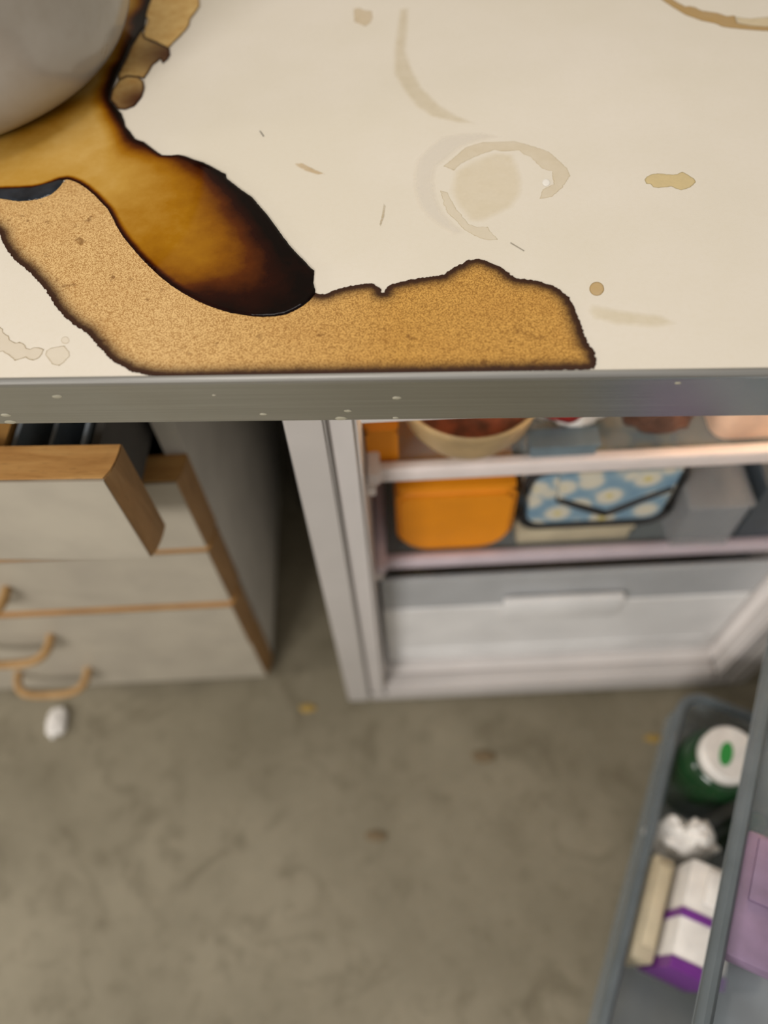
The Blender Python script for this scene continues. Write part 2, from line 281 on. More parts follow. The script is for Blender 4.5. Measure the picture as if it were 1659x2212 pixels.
# ------------------------------------------------------------------ outlines on the counter (metres)
OUT = {
 'puddle': [[-0.2672,0.8833],[-0.2619,0.8447],[-0.2612,0.8172],[-0.2584,0.7888],[-0.265,0.7562],[-0.2663,0.7312],[-0.2683,0.7078],[-0.2688,0.6852],[-0.2672,0.6668],[-0.2574,0.6513],[-0.253,0.6455],[-0.2483,0.6342],[-0.2453,0.6252],[-0.2399,0.6176],[-0.2341,0.6081],[-0.2304,0.6053],[-0.2251,0.6025],[-0.2188,0.5957],[-0.2125,0.589],[-0.2069,0.5837],[-0.199,0.5828],[-0.1934,0.5838],[-0.1872,0.5817],[-0.1796,0.577],[-0.1704,0.5723],[-0.1619,0.5658],[-0.1543,0.5594],[-0.1501,0.5562],[-0.1487,0.5508],[-0.1421,0.5434],[-0.1357,0.5361],[-0.1295,0.5301],[-0.1254,0.526],[-0.1206,0.5184],[-0.1163,0.5115],[-0.1113,0.5042],[-0.1052,0.4931],[-0.1027,0.4887],[-0.0977,0.4795],[-0.0916,0.4689],[-0.0857,0.4601],[-0.08,0.4524],[-0.0736,0.4433],[-0.0711,0.4403],[-0.071,0.4335],[-0.071,0.4277],[-0.0691,0.4201],[-0.0689,0.4163],[-0.0721,0.4099],[-0.0766,0.4045],[-0.0812,0.4005],[-0.088,0.3962],[-0.0953,0.3946],[-0.1034,0.3943],[-0.1115,0.3949],[-0.1199,0.3969],[-0.1276,0.3989],[-0.1369,0.4027],[-0.1457,0.4071],[-0.1548,0.4128],[-0.1642,0.4196],[-0.1738,0.4275],[-0.1839,0.4374],[-0.1938,0.4485],[-0.2036,0.4604],[-0.212,0.4715],[-0.2197,0.4822],[-0.2271,0.4943],[-0.2327,0.5054],[-0.2388,0.5157],[-0.2458,0.5244],[-0.2533,0.5334],[-0.2607,0.5412],[-0.2692,0.5487],[-0.2758,0.5525],[-0.2799,0.5539],[-0.2854,0.5529],[-0.2903,0.5494],[-0.2969,0.5455],[-0.3058,0.5429],[-0.317,0.5421],[-0.3322,0.542],[-0.3552,0.5423],[-0.379,0.6209],[-0.3597,0.6392],[-0.3336,0.6824],[-0.3146,0.7682],[-0.3117,0.8864]],
 'crescent': [[-0.3561,0.5453],[-0.3327,0.5438],[-0.3063,0.5446],[-0.2908,0.5512],[-0.2857,0.5541],[-0.2822,0.5521],[-0.283,0.5462],[-0.2848,0.5409],[-0.2885,0.5346],[-0.295,0.5302],[-0.3056,0.5276],[-0.313,0.5273],[-0.3292,0.5314],[-0.3528,0.5345]],
 'dried': [[-0.3525,0.5333],[-0.3292,0.5314],[-0.313,0.5273],[-0.2985,0.5291],[-0.2893,0.5346],[-0.2857,0.5415],[-0.2832,0.5468],[-0.2819,0.5509],[-0.2793,0.5593],[-0.2522,0.5403],[-0.2259,0.5024],[-0.2013,0.467],[-0.1636,0.4272],[-0.1274,0.4057],[-0.0943,0.4013],[-0.0772,0.4124],[-0.0708,0.4201],[-0.0659,0.4158],[-0.0617,0.4162],[-0.0575,0.4184],[-0.0514,0.422],[-0.0433,0.4241],[-0.0367,0.4254],[-0.0318,0.4267],[-0.0275,0.4252],[-0.0241,0.4222],[-0.0224,0.4194],[-0.022,0.4166],[-0.0197,0.4165],[-0.0195,0.4198],[-0.0169,0.4235],[-0.012,0.4257],[-0.0037,0.4288],[0.0045,0.4305],[0.0128,0.4322],[0.0221,0.4334],[0.0255,0.4372],[0.0313,0.4424],[0.0364,0.4452],[0.0398,0.4485],[0.0482,0.4497],[0.0538,0.4471],[0.0595,0.443],[0.0658,0.438],[0.0694,0.4326],[0.0733,0.4287],[0.0814,0.4271],[0.0893,0.425],[0.097,0.421],[0.103,0.4162],[0.1079,0.4088],[0.1108,0.4001],[0.1121,0.3899],[0.1134,0.3824],[0.1144,0.3726],[0.1164,0.3641],[0.1189,0.3579],[0.1194,0.3517],[0.119,0.3465],[0.117,0.3429],[0.1131,0.3422],[0.0922,0.3418],[0.0623,0.3415],[0.0324,0.3413],[0.0022,0.341],[-0.028,0.3411],[-0.0584,0.3409],[-0.0889,0.3406],[-0.1196,0.3403],[-0.1441,0.3399],[-0.1627,0.3403],[-0.1739,0.3421],[-0.1805,0.3442],[-0.1871,0.346],[-0.1918,0.3493],[-0.1996,0.354],[-0.2053,0.3587],[-0.2108,0.3652],[-0.2149,0.3695],[-0.2224,0.3787],[-0.2286,0.3846],[-0.2364,0.3901],[-0.2419,0.3952],[-0.2482,0.4021],[-0.255,0.4097],[-0.2597,0.4177],[-0.2649,0.425],[-0.2723,0.4339],[-0.2805,0.4429],[-0.2889,0.4512],[-0.2981,0.459],[-0.3065,0.4701],[-0.3128,0.4797],[-0.3172,0.489],[-0.3486,0.5205]],
 'flake1': [[-0.2144,0.87],[-0.2123,0.8415],[-0.2096,0.828],[-0.2117,0.8177],[-0.2155,0.8028],[-0.215,0.7923],[-0.2172,0.7812],[-0.2209,0.7704],[-0.2252,0.7606],[-0.2284,0.7501],[-0.2417,0.7607],[-0.2545,0.7698],[-0.2573,0.775],[-0.2584,0.7888],[-0.2577,0.8027],[-0.2614,0.8118],[-0.2621,0.8272],[-0.2619,0.8447],[-0.2645,0.8734]],
 'flake2': [[-0.2602,0.7889],[-0.2566,0.7741],[-0.2539,0.7689],[-0.2416,0.7599],[-0.2274,0.7492],[-0.2249,0.7393],[-0.2261,0.7306],[-0.2297,0.7237],[-0.2332,0.7318],[-0.2385,0.7218],[-0.2406,0.7095],[-0.2426,0.6989],[-0.2478,0.7018],[-0.2594,0.7043],[-0.2661,0.697],[-0.2683,0.7078],[-0.2663,0.7312],[-0.265,0.7562]],
 'flake3': [[-0.2661,0.697],[-0.2593,0.7039],[-0.2477,0.7014],[-0.2422,0.6943],[-0.2394,0.6837],[-0.2394,0.6698],[-0.2434,0.6556],[-0.2508,0.6505],[-0.2576,0.6521],[-0.2672,0.6668],[-0.2688,0.6807]],
 'spot_oval': [[0.1806,0.537],[0.1829,0.5408],[0.1868,0.5435],[0.1918,0.5447],[0.1962,0.544],[0.2011,0.5427],[0.2067,0.543],[0.2112,0.5462],[0.2147,0.5421],[0.2188,0.5367],[0.2191,0.5328],[0.2173,0.5307],[0.2142,0.5269],[0.2097,0.5244],[0.2061,0.5234],[0.2018,0.5258],[0.1996,0.5283],[0.195,0.5274],[0.1895,0.5267],[0.1859,0.5277],[0.1842,0.5316],[0.1811,0.532]],
 'spot_round': [[0.1335,0.4169],[0.1331,0.4151],[0.1323,0.4134],[0.1313,0.412],[0.1301,0.411],[0.1288,0.4103],[0.1275,0.4101],[0.1262,0.4104],[0.1251,0.4111],[0.1241,0.4122],[0.1235,0.4136],[0.1232,0.4153],[0.1233,0.4171],[0.1237,0.4189],[0.1244,0.4206],[0.1254,0.422],[0.1266,0.4231],[0.1279,0.4237],[0.1293,0.4239],[0.1306,0.4237],[0.1317,0.4229],[0.1326,0.4218],[0.1332,0.4203],[0.1335,0.4186]],
 'ring_corner': [[0.2415,0.8122],[0.248,0.7995],[0.258,0.7833],[0.2707,0.7715],[0.2822,0.7658],[0.2873,0.7597],[0.2951,0.7568],[0.3109,0.7526],[0.3264,0.7496],[0.3517,0.7494],[0.354,0.7582],[0.3283,0.7573],[0.3127,0.7607],[0.302,0.7655],[0.3029,0.7788],[0.2955,0.7784],[0.2883,0.7848],[0.2743,0.79],[0.27,0.7963],[0.2653,0.7992],[0.2609,0.7986],[0.2557,0.806],[0.2523,0.8115],[0.2497,0.8342],[0.2343,0.8353]],
 'ring_haze': [[0.3029,0.7771],[0.3156,0.773],[0.3593,0.7787],[0.3534,0.7558],[0.3279,0.7557],[0.3125,0.7599],[0.302,0.7655]],
 'ring_low': [[0.0221,0.5293],[0.0245,0.5124],[0.0275,0.501],[0.0336,0.4922],[0.0388,0.4823],[0.0441,0.4773],[0.0494,0.473],[0.0555,0.4704],[0.0633,0.4708],[0.0583,0.4793],[0.0563,0.4853],[0.0484,0.485],[0.0422,0.4888],[0.0378,0.4982],[0.0333,0.5071],[0.0296,0.5187],[0.0274,0.5265]],
 'ring_top': [[0.0253,0.5601],[0.0328,0.5696],[0.0391,0.5778],[0.0437,0.5841],[0.0516,0.5881],[0.0587,0.5907],[0.0708,0.5909],[0.0838,0.5911],[0.0921,0.5871],[0.1003,0.5825],[0.1107,0.5756],[0.1179,0.5627],[0.1228,0.5536],[0.1242,0.5441],[0.1159,0.5286],[0.1068,0.5185],[0.0977,0.5163],[0.1012,0.5278],[0.11,0.534],[0.1107,0.55],[0.1036,0.5537],[0.1,0.56],[0.095,0.5706],[0.0901,0.5729],[0.0871,0.5787],[0.0743,0.5778],[0.0676,0.5802],[0.0579,0.5757],[0.0473,0.569],[0.0386,0.5624],[0.0332,0.5543]],
 'ring_pale': [[0.0002,0.5461],[0.0029,0.5694],[0.0117,0.5847],[0.0242,0.6002],[0.0419,0.6054],[0.0585,0.6047],[0.0756,0.598],[0.0535,0.5916],[0.0411,0.5849],[0.0312,0.5725],[0.0207,0.5589],[0.0178,0.5427],[0.0198,0.519],[0.025,0.5011],[0.0327,0.4885],[0.0402,0.4786],[0.0307,0.4765],[0.0191,0.4865],[0.0105,0.4978],[0.0034,0.5144],[0.0006,0.5301]],
 'ring_bead': [[0.1076,0.536],[0.1074,0.5348],[0.107,0.5337],[0.1064,0.5328],[0.1057,0.5321],[0.1049,0.5316],[0.1041,0.5315],[0.1034,0.5317],[0.1027,0.5322],[0.1021,0.5329],[0.1017,0.5339],[0.1015,0.535],[0.1015,0.5362],[0.1017,0.5374],[0.1021,0.5385],[0.1027,0.5394],[0.1034,0.5402],[0.1042,0.5406],[0.105,0.5407],[0.1058,0.5405],[0.1065,0.54],[0.107,0.5393],[0.1074,0.5383],[0.1076,0.5372]],
 'ring_disc': [[0.0332,0.5543],[0.0473,0.5676],[0.0674,0.5781],[0.0826,0.5747],[0.0863,0.5564],[0.0877,0.5428],[0.0861,0.5231],[0.0776,0.5068],[0.0649,0.4973],[0.0525,0.4891],[0.0423,0.4907],[0.0334,0.5096],[0.0283,0.5291]],
 'smear': [[-0.0116,0.8123],[-0.0007,0.8134],[-0.0017,0.7753],[-0.0035,0.7343],[0.0019,0.7029],[0.0107,0.6728],[0.0243,0.6473],[0.0396,0.6294],[0.0584,0.6152],[0.0391,0.6174],[0.016,0.6278],[0.0024,0.6448],[-0.0084,0.6701],[-0.0168,0.6964],[-0.0172,0.7351],[-0.0145,0.776]],
 'patch': [[-0.0559,0.8133],[-0.051,0.8157],[-0.0463,0.8109],[-0.0381,0.8078],[-0.0369,0.7945],[-0.0389,0.786],[-0.0441,0.7803],[-0.0487,0.7849],[-0.0542,0.7886]],
 'edge_stain': [[-0.292,0.3914],[-0.2889,0.3892],[-0.2863,0.387],[-0.2852,0.3838],[-0.2823,0.3813],[-0.2805,0.3805],[-0.2782,0.3762],[-0.2758,0.3746],[-0.2735,0.3735],[-0.271,0.3745],[-0.2674,0.3726],[-0.2644,0.3686],[-0.2618,0.3675],[-0.2591,0.3693],[-0.2559,0.369],[-0.252,0.3673],[-0.2524,0.3643],[-0.2529,0.3602],[-0.2547,0.3582],[-0.2567,0.3572],[-0.2601,0.3583],[-0.2629,0.3601],[-0.2649,0.3589],[-0.2695,0.3572],[-0.2731,0.3606],[-0.277,0.3635],[-0.2803,0.3656],[-0.2823,0.3656],[-0.2847,0.3659]],
 'edge_blob': [[-0.25,0.3658],[-0.2472,0.3683],[-0.2432,0.3695],[-0.2387,0.3702],[-0.236,0.367],[-0.2338,0.3644],[-0.2326,0.3608],[-0.2338,0.3578],[-0.2354,0.3548],[-0.2378,0.3521],[-0.2403,0.3526],[-0.2432,0.3537],[-0.2449,0.356],[-0.2477,0.3596],[-0.2498,0.3627]],
 'edge_drop': [[-0.2362,0.3753],[-0.2361,0.374],[-0.2365,0.3729],[-0.2373,0.3721],[-0.2383,0.3719],[-0.2395,0.3722],[-0.2406,0.373],[-0.2415,0.3741],[-0.2421,0.3754],[-0.2422,0.3768],[-0.2418,0.3779],[-0.2411,0.3786],[-0.24,0.3789],[-0.2388,0.3786],[-0.2377,0.3778],[-0.2368,0.3767]],
 'smudge1': [[-0.0954,0.5687],[-0.0883,0.569],[-0.0814,0.5627],[-0.0744,0.5576],[-0.0674,0.5525],[-0.0759,0.5528],[-0.0856,0.558],[-0.0936,0.5644]],
 'smudge2': [[-0.0219,0.515],[-0.0204,0.5116],[-0.0213,0.4996],[-0.0239,0.4878],[-0.0247,0.49],[-0.0231,0.5029]],
 'smudge3': [[0.1221,0.403],[0.1417,0.3967],[0.1688,0.3908],[0.1795,0.3819],[0.1634,0.3771],[0.1363,0.3806],[0.1211,0.3875],[0.1191,0.3963]],
 'scratch1': [[-0.1289,0.6148],[-0.1276,0.6141],[-0.1238,0.6067],[-0.1245,0.606]],
 'scratch2': [[0.0722,0.4671],[0.0815,0.4578],[0.0811,0.4568],[0.0717,0.4661]],
 'depth': [[-0.332,0.583,0.12],[-0.3115,0.6114,0.2],[-0.3296,0.6188,0.33],[-0.2976,0.6378,0.22],[-0.2848,0.6727,0.25],[-0.2992,0.6626,0.36],[-0.2815,0.7178,0.38],[-0.2755,0.7577,0.5],[-0.2739,0.7914,0.55],[-0.2732,0.8315,0.45],[-0.3159,0.5668,0.15],[-0.3395,0.5677,0.14],[-0.2836,0.578,0.1],[-0.2628,0.5898,0.12],[-0.2483,0.5766,0.15],[-0.2599,0.5585,0.15],[-0.2358,0.5339,0.2],[-0.2238,0.5107,0.3],[-0.2015,0.4881,0.35],[-0.1818,0.4769,0.38],[-0.1611,0.4557,0.42],[-0.1935,0.5041,0.33],[-0.217,0.5332,0.27],[-0.2078,0.5446,0.3],[-0.1815,0.5205,0.42],[-0.1621,0.4868,0.43],[-0.1437,0.4552,0.5],[-0.1486,0.4404,0.52],[-0.1657,0.4409,0.5],[-0.1819,0.4562,0.46],[-0.1493,0.4212,0.8],[-0.1281,0.4113,0.88],[-0.1073,0.4016,0.95],[-0.1208,0.4348,0.7],[-0.1087,0.4155,0.87],[-0.0955,0.4151,0.95],[-0.083,0.4242,0.97],[-0.1127,0.4543,0.76],[-0.1288,0.4753,0.65],[-0.1427,0.5025,0.65],[-0.1565,0.5253,0.62],[-0.1739,0.5434,0.5],[-0.1842,0.5618,0.6],[-0.2054,0.5749,0.5],[-0.1736,0.5675,0.9],[-0.1514,0.5426,0.9],[-0.1331,0.5132,0.9],[-0.1158,0.4854,0.94],[-0.0989,0.4539,0.96],[-0.0837,0.4338,1],[-0.2233,0.5882,0.62],[-0.2389,0.6083,0.9],[-0.2177,0.5785,0.45],[-0.2489,0.6288,0.92],[-0.2585,0.6465,1],[-0.2648,0.6574,1],[-0.2237,0.5694,0.28],[-0.2715,0.6757,0.95],[-0.2733,0.6906,0.95],[-0.2721,0.7096,0.95],[-0.2691,0.725,1],[-0.2675,0.7393,1],[-0.2656,0.7596,1],[-0.2647,0.7909,1],[-0.2687,0.7998,1],[-0.265,0.8174,1],[-0.2643,0.8448,1],[-0.2694,0.8737,1],[-0.2789,0.6947,0.4],[-0.2709,0.6506,0.3],[-0.2597,0.6225,0.25],[-0.2536,0.6023,0.2],[-0.2748,0.8455,0.5],[-0.2738,0.7332,0.5]],
 'specks': [[-0.241,0.8851,0.0022],[-0.0451,0.8663,0.0016],[-0.0112,0.8794,0.0018],[-0.2858,0.866,0.0022],[-0.286,0.8561,0.0025],[-0.0504,0.8567,0.0025],[0.172,0.8908,0.0013],[-0.1042,0.8638,0.0014],[-0.134,0.8845,0.0008],[-0.0124,0.855,0.0012]]}
CZ0 = .90
def densify(poly, step, jit=0, seed=0, frz=None):
    out = []; n = len(poly)
    for i in range(n):
        a = Vector(poly[i]); b = Vector(poly[(i+1) % n]); m = max(1, int((b-a).length/step))
        for k in range(m): out.append(a+(b-a)*k/m)
    if jit:
        res = []
        for i, p in enumerate(out):
            t = out[(i+1) % len(out)]-out[i-1]; t = t.normalized() if t.length > 0 else Vector((1, 0)); nn = Vector((-t.y, t.x))
            v = noise.noise(Vector((p.x*420, p.y*420, seed)))*.6+noise.noise(Vector((p.x*1100, p.y*1100, seed+9)))*.5
            res.append(p+nn*jit*v)
        out = res
    return out
def inside(px, py, poly):
    c = np.zeros(px.shape, bool); n = len(poly)
    for i in range(n):
        x1, y1 = poly[i]; x2, y2 = poly[(i+1) % n]
        if y1 == y2: continue
        k = (y1 > py) != (y2 > py)
        c ^= k & (px < (x2-x1)*(py-y1)/(y2-y1)+x1)
    return c
def dist(P, segs, step=.0003):
    pts = []
    for a, b in segs:
        n = max(1, int(math.hypot(b[0]-a[0], b[1]-a[1])/step)+1)
        pts += [(a[0]+(b[0]-a[0])*k/n, a[1]+(b[1]-a[1])*k/n, 0) for k in range(n)]
    kd = KDTree(len(pts))
    for k, p in enumerate(pts): kd.insert(p, k)
    kd.balance()
    return np.array([kd.find((x, y, 0))[2] for x, y in P])
def flat_mesh(name, poly, step, grid, mat, parent, z0, edge_mm=4.0, jit=0, seed=0, skip=None, zfun=None, attrs=None, skirt=True):
    """thin sheet lying on the counter: outline poly, inner grid; 'edge' = 0 at rim .. 1 inside"""
    b = densify(poly, step, jit, seed); bl = [(p.x, p.y) for p in b]
    xs = np.array(bl); x0, y0 = xs.min(0); x1, y1 = xs.max(0)
    gx, gy = np.meshgrid(np.arange(x0, x1, grid), np.arange(y0, y1, grid*.866)); gx[1::2] += grid/2
    G = np.c_[gx.ravel(), gy.ravel()]; G = G[inside(G[:, 0], G[:, 1], bl)]
    segs = [(bl[i], bl[(i+1) % len(bl)]) for i in range(len(bl))]
    if len(G):
        G = G[dist(G, segs) > grid*.4]
    V = [Vector(p) for p in bl]+[Vector(p) for p in G]
    vo, eo, fo, *_ = delaunay_2d_cdt(V, [], [list(range(len(bl)))], 1, 1e-7)
    P = np.array([(v.x, v.y) for v in vo])
    s2 = segs
    if skip is not None:
        mid = np.array([((a[0]+c[0])/2, (a[1]+c[1])/2) for a, c in segs]); sk = skip(mid); s2 = [q for q, f in zip(segs, sk) if not f]
    de = dist(P, s2); dall = dist(P, segs)
    z = zfun(P, dall) if zfun else np.full(len(P), z0)*1.0+np.minimum(dall/.0008, 1)*.00012
    verts = [(float(p[0]), float(p[1]), float(h)) for p, h in zip(P, z)]
    faces = [list(f) for f in fo]
    for i, f in enumerate(faces):
        a, c, d = (P[f[0]], P[f[1]], P[f[2]])
        if (c[0]-a[0])*(d[1]-a[1])-(c[1]-a[1])*(d[0]-a[0]) < 0: faces[i] = f[::-1]
    me = bpy.data.meshes.new(name); me.from_pydata(verts, [], faces); me.materials.append(mat)
    at = me.attributes.new('edge', 'FLOAT', 'POINT'); at.data.foreach_set('value', np.clip(de/(edge_mm/1000), 0, 1).astype(np.float32))
    for k, fn in (attrs or {}).items():
        a = me.attributes.new(k, 'FLOAT', 'POINT'); a.data.foreach_set('value', fn(P, de, dall).astype(np.float32))
    for p in me.polygons: p.use_smooth = True
    o = bpy.data.objects.new(name, me); COL.objects.link(o); o.parent = parent
    return o

# ================================================================== SETTING
fl = obj('floor', bx(-2.5, 2.5, -2.2, 1.06, -.05, 0), FLOORM); tag(fl, 'dull beige-grey worn vinyl floor with dark blotches', 'floor', kind='structure')
wl = obj('wall_back', bx(-2.5, 2.5, 1.06, 1.16, 0, 2.6), WALLM); tag(wl, 'plain grey painted wall behind the counter', 'wall', kind='structure')

# ================================================================== COUNTER
ct = empty('countertop', (0, 0, 0)); tag(ct, 'stained cream laminate countertop with a brushed metal front edge', 'countertop')
X0, X1, YF = -1.3, 1.2, .3372
top = obj('top_panel', bx(X0, X1, YF+.0045, 1.055, .862, CZ0, bev=.0006), LAM, ct)
# metal edge: rounded lip on top, face below
prof = [(YF, .8575), (YF, .8955), (YF+.0004, .8978), (YF+.0012, .8996), (YF+.0024, .9006), (YF+.0038, .9008), (YF+.0044, .9002), (YF+.0044, .8990), (YF+.0018, .8975), (YF+.0015, .859), (YF+.02, .859), (YF+.02, .8575)]
bm = bmesh.new(); prism(bm, [(a, b) for a, b in prof[:3]+[(YF+.0022, .8978), (YF+.0018, .859), (YF+.02, .859), (YF+.02, .8575)]], X0, X1, 'yz'); obj('edge_face', bm, STEEL, ct)
bm = bmesh.new(); prism(bm, [(YF+.0002, .8968), (YF+.0003, .8985), (YF+.0010, .9000), (YF+.0024, .9007), (YF+.0040, .9008), (YF+.0046, .9003), (YF+.0046, .8975)], X0, X1, 'yz'); obj('edge_lip', bm, LIP, ct)
SPK = plain('paint_speck', (164, 158, 138), .6)
for i, (x, z, r) in enumerate(OUT['specks']):
    bm = bmesh.new(); bmesh.ops.create_icosphere(bm, subdivisions=2, radius=1)
    for v in bm.verts:
        k = 1+.25*noise.noise(v.co*2+Vector((i, 0, 0))); v.co = Vector((x+v.co.x*r*1.7*k, YF-.0001+v.co.y*.0004, max(z+.001, .8592)+v.co.z*r*.75*k))
    obj('paint_speck', bm, SPK, ct, True)
FILMS = [
 ('oval_coffee_spot', 'spot_oval', film('film_oval', (220, 198, 146), .8, .95, .5), .0012, .0006, 2.2, 'tan oval dried spot with darker rim'),
 ('round_coffee_drop', 'spot_round', film('film_round', (204, 170, 108), .6, .9, .5), .0010, .0003, 2.0, 'small round tan dried drop'),
 ('corner_ring_stain', 'ring_corner', film('film_corner', (190, 154, 92), .68, .95, .6), .0012, .0006, 2.5, 'brown arc of a large ring stain'),
 ('corner_ring_haze', 'ring_haze', film('film_haze', (214, 190, 130), .35, .3, .6), .002, .0004, 4, None),
 ('ring_stain_disc', 'ring_disc', film('film_disc', (222, 205, 160), .2, .0, 1.0, .5, 1.0), .002, .0006, 6, None),
 ('ring_stain_halo', 'ring_pale', film('film_pale', (236, 229, 216), .45, .05, .95, .2, 1.0), .002, .0004, 5, 'pale halo round the faint ring stain'),
 ('ring_stain_arc', 'ring_low', film('film_ring', (208, 188, 138), .14, .45, .3, .5, .88), .0012, .0010, 2.2, None),
 ('ring_stain_arc', 'ring_top', film('film_ring2', (208, 186, 134), .2, .45, .3, .5, .88), .0012, .0010, 2.6, None),
 ('dried_bead', 'ring_bead', film('film_bead', (244, 239, 228), .9, .7, .4, .1, .95), .001, 0, 2, None),
 ('smear_stain', 'smear', film('film_smear', (206, 188, 144), .22, .0, .9, .6, 1.0), .002, .0008, 5, None),
 ('square_tea_patch', 'patch', film('film_patch', (214, 190, 146), .35, .45, .4, .3, .9), .0015, .0008, 3, None),
 ('edge_tide_stain', 'edge_stain', film('film_tide', (196, 170, 116), .12, .9, .4, .4, .66), .0008, .0008, 1.6, 'thin-rimmed tide stain near the metal edge'),
 ('edge_tide_stain', 'edge_blob', film('film_tide2', (206, 184, 134), .10, .75, .4, .4, .7), .0008, .0005, 1.6, None),
 ('edge_tide_stain', 'edge_drop', film('film_tide3', (206, 180, 124), .06, .4, .5), .0008, .0003, 1.4, None),
 ('smudge', 'smudge1', film('film_smu', (198, 164, 104), .35, .0, .7, .8, 1.0), .001, .0012, 2, None),
 ('smudge', 'smudge2', film('film_smu2', (190, 166, 114), .4, .2, .7, .6), .001, .0004, 1, None),
 ('smudge', 'smudge3', film('film_smu3', (214, 198, 150), .2, .0, .9, .5, 1.0), .002, .001, 5, None),
 ('scratch', 'scratch1', film('film_scr', (90, 84, 80), .8, .8, .7, .2), .001, 0, 1, None),
 ('scratch', 'scratch2', film('film_scr2', (150, 140, 120), .5, .5, .7, .2), .001, 0, 1, None)]
for i, (nm, key, m, step, jit, ew, lab) in enumerate(FILMS):
    o = flat_mesh(nm, OUT[key], step, max(.0012, step*1.3), m, ct, CZ0+.00005+.00002*i, ew, jit, i*3.1)
    if lab: o['label'] = lab

# ================================================================== COFFEE SPILL
sp = empty('coffee_spill', (.02, .4, CZ0)); tag(sp, 'brown coffee spill, dried tan at the edge and glossy dark in the middle', 'spill')
SPI = Matrix.Translation((-.02, -.4, -CZ0))
DEP = np.array(OUT['depth'])
PUD = [tuple(p) for p in OUT['puddle']]
DS = 100.0
def tps(d2): return .5*d2*np.log(d2+1e-9)
_Q = DEP[:, :2]*DS; _K = tps(((_Q[:, None]-_Q[None])**2).sum(2))+np.eye(len(_Q))*.35
_A = np.block([[_K, np.c_[np.ones(len(_Q)), _Q]], [np.c_[np.ones(len(_Q)), _Q].T, np.zeros((3, 3))]])
_W = np.linalg.solve(_A, np.r_[DEP[:, 2], 0, 0, 0])
def rbf(P):
    out = np.empty(len(P))
    for i in range(0, len(P), 2000):
        q = P[i:i+2000]*DS; out[i:i+2000] = tps(((q[:, None]-_Q[None])**2).sum(2)) @ _W[:-3] + np.c_[np.ones(len(q)), q] @ _W[-3:]
    return np.clip(out, .08, 1)
xl = min(p[0] for p in PUD)
cres = OUT['crescent']
def d_skip2(m):   # sides of the dried film that run under the wet pool, along its painted reflection rim or out to the left carry no dark edge
    sg = [(cres[i], cres[(i+1) % len(cres)]) for i in range(len(cres))]
    return inside(m[:, 0], m[:, 1], PUD) | (dist(m, sg) < .0015) | (m[:, 0] < xl+.004)
def tone(P, de, da): return np.clip((P[:, 0]+.17)/.16, 0, 1)
dr = flat_mesh('dried_film', OUT['dried'], .0006, .0020, DRIED, sp, CZ0+.0004, 14.0, .0013, 1.3, d_skip2, None, {'tone': tone})
def pud_edge(P, de, da):
    base = rbf(P)
    e = np.clip(1-da/.0062, 0, 1)
    e = e*e*(3-2*e)
    return np.clip(np.maximum(base, base*(1-e)+e*.95), 0, 1)
def pud_z(P, da):
    k = np.clip(da/.004, 0, 1); dep = rbf(P)
    return CZ0+.00055+.0011*np.sqrt(1-(1-k)**2)*(.35+.65*dep)+.0003*np.exp(-((da-.0022)/.0009)**2)*dep
pd = flat_mesh('wet_pool', OUT['puddle'], .0009, .0013, WET, sp, CZ0, 4, .00035, 5.1, None, pud_z, {'depth': pud_edge})
flat_mesh('pool_rim_reflection', cres, .001, .0015, MENIS, sp, CZ0, 3, .0001, 2.2, None, lambda P, da: CZ0+.0006+.0010*np.sqrt(1-(1-np.clip(da/.004, 0, 1))**2))  # crescent of liquid whose dark reflection is painted in its colour
def fl_depth(cx, cy, r, amt):
    return lambda P, de, da: np.clip(amt*np.exp(-(((P[:, 0]-cx)**2+(P[:, 1]-cy)**2)/r**2)), 0, 1)
f1, f2, f3 = OUT['flake1'], OUT['flake2'], OUT['flake3']
flat_mesh('dried_flake', f1, .0006, .0014, FLAKE, sp, CZ0+.0010, 1.8, .0009, 3.3, attrs={'depth': fl_depth(0, 0, .01, 0)})
flat_mesh('dried_flake', f2, .0006, .0014, FLAKE, sp, CZ0+.0008, 3.2, .0007, 4.3, attrs={'depth': fl_depth(f2[5][0], f2[5][1], .040, .97)})
flat_mesh('dried_flake', f3, .0006, .0012, FLAKE, sp, CZ0+.0009, 3.4, .0002, 6.3, attrs={'depth': fl_depth(f3[5][0], f3[5][1]-.006, .036, .98)})
for o in sp.children: o.matrix_parent_inverse = SPI

# ================================================================== BASIN
nb = NB('crazed_white_enamel'); co = nb.coord()
cr = nb.noise(nb.coord((1, 1, 1)), 16, 5, .7, 1.5); crl = nb.math('ABSOLUTE', nb.math('SUBTRACT', cr, .5))
base = nb.ramp(nb.noise(co, 9, 4, .6), [(.35, (142, 136, 124)), (.65, (164, 161, 154))])
base = nb.mix(nb.math('MULTIPLY', nb.ramp(crl, [(0, 1), (.012, 0)]), nb.ramp(nb.noise(co, 14, 2), [(.62, 0), (.7, 1)])), base, (120, 98, 66))
nb.set(base, .22, 0, .5); ENAM = nb.m
bas = empty('enamel_basin', (-.436, .732, CZ0+.0016)); tag(bas, 'large off-white enamel basin standing in the coffee at the corner', 'basin')
pr = []
for i in range(13):
    t = i/12*math.pi/2; pr.append((.13+.06*math.sin(t), .07*(1-math.cos(t))))
pr = [(0, .0005), (.10, .0003), (.126, 0)]+pr[1:]+[(.192, .10), (.194, .14), (.198, .15)]
inn = [(.194, .152), (.190, .14), (.187, .08), (.175, .04), (.13, .006), (0, .005)]
obj('bowl', lathe(bmesh.new(), pr+inn, 96), ENAM, bas, True, 60)
obj('rim', tube(bmesh.new(), [(.198*math.cos(a), .198*math.sin(a), .151) for a in [2*math.pi*i/72 for i in range(72)]], .004, 8, True), plain('enamel_rim', (60, 66, 84), .3), bas, True)

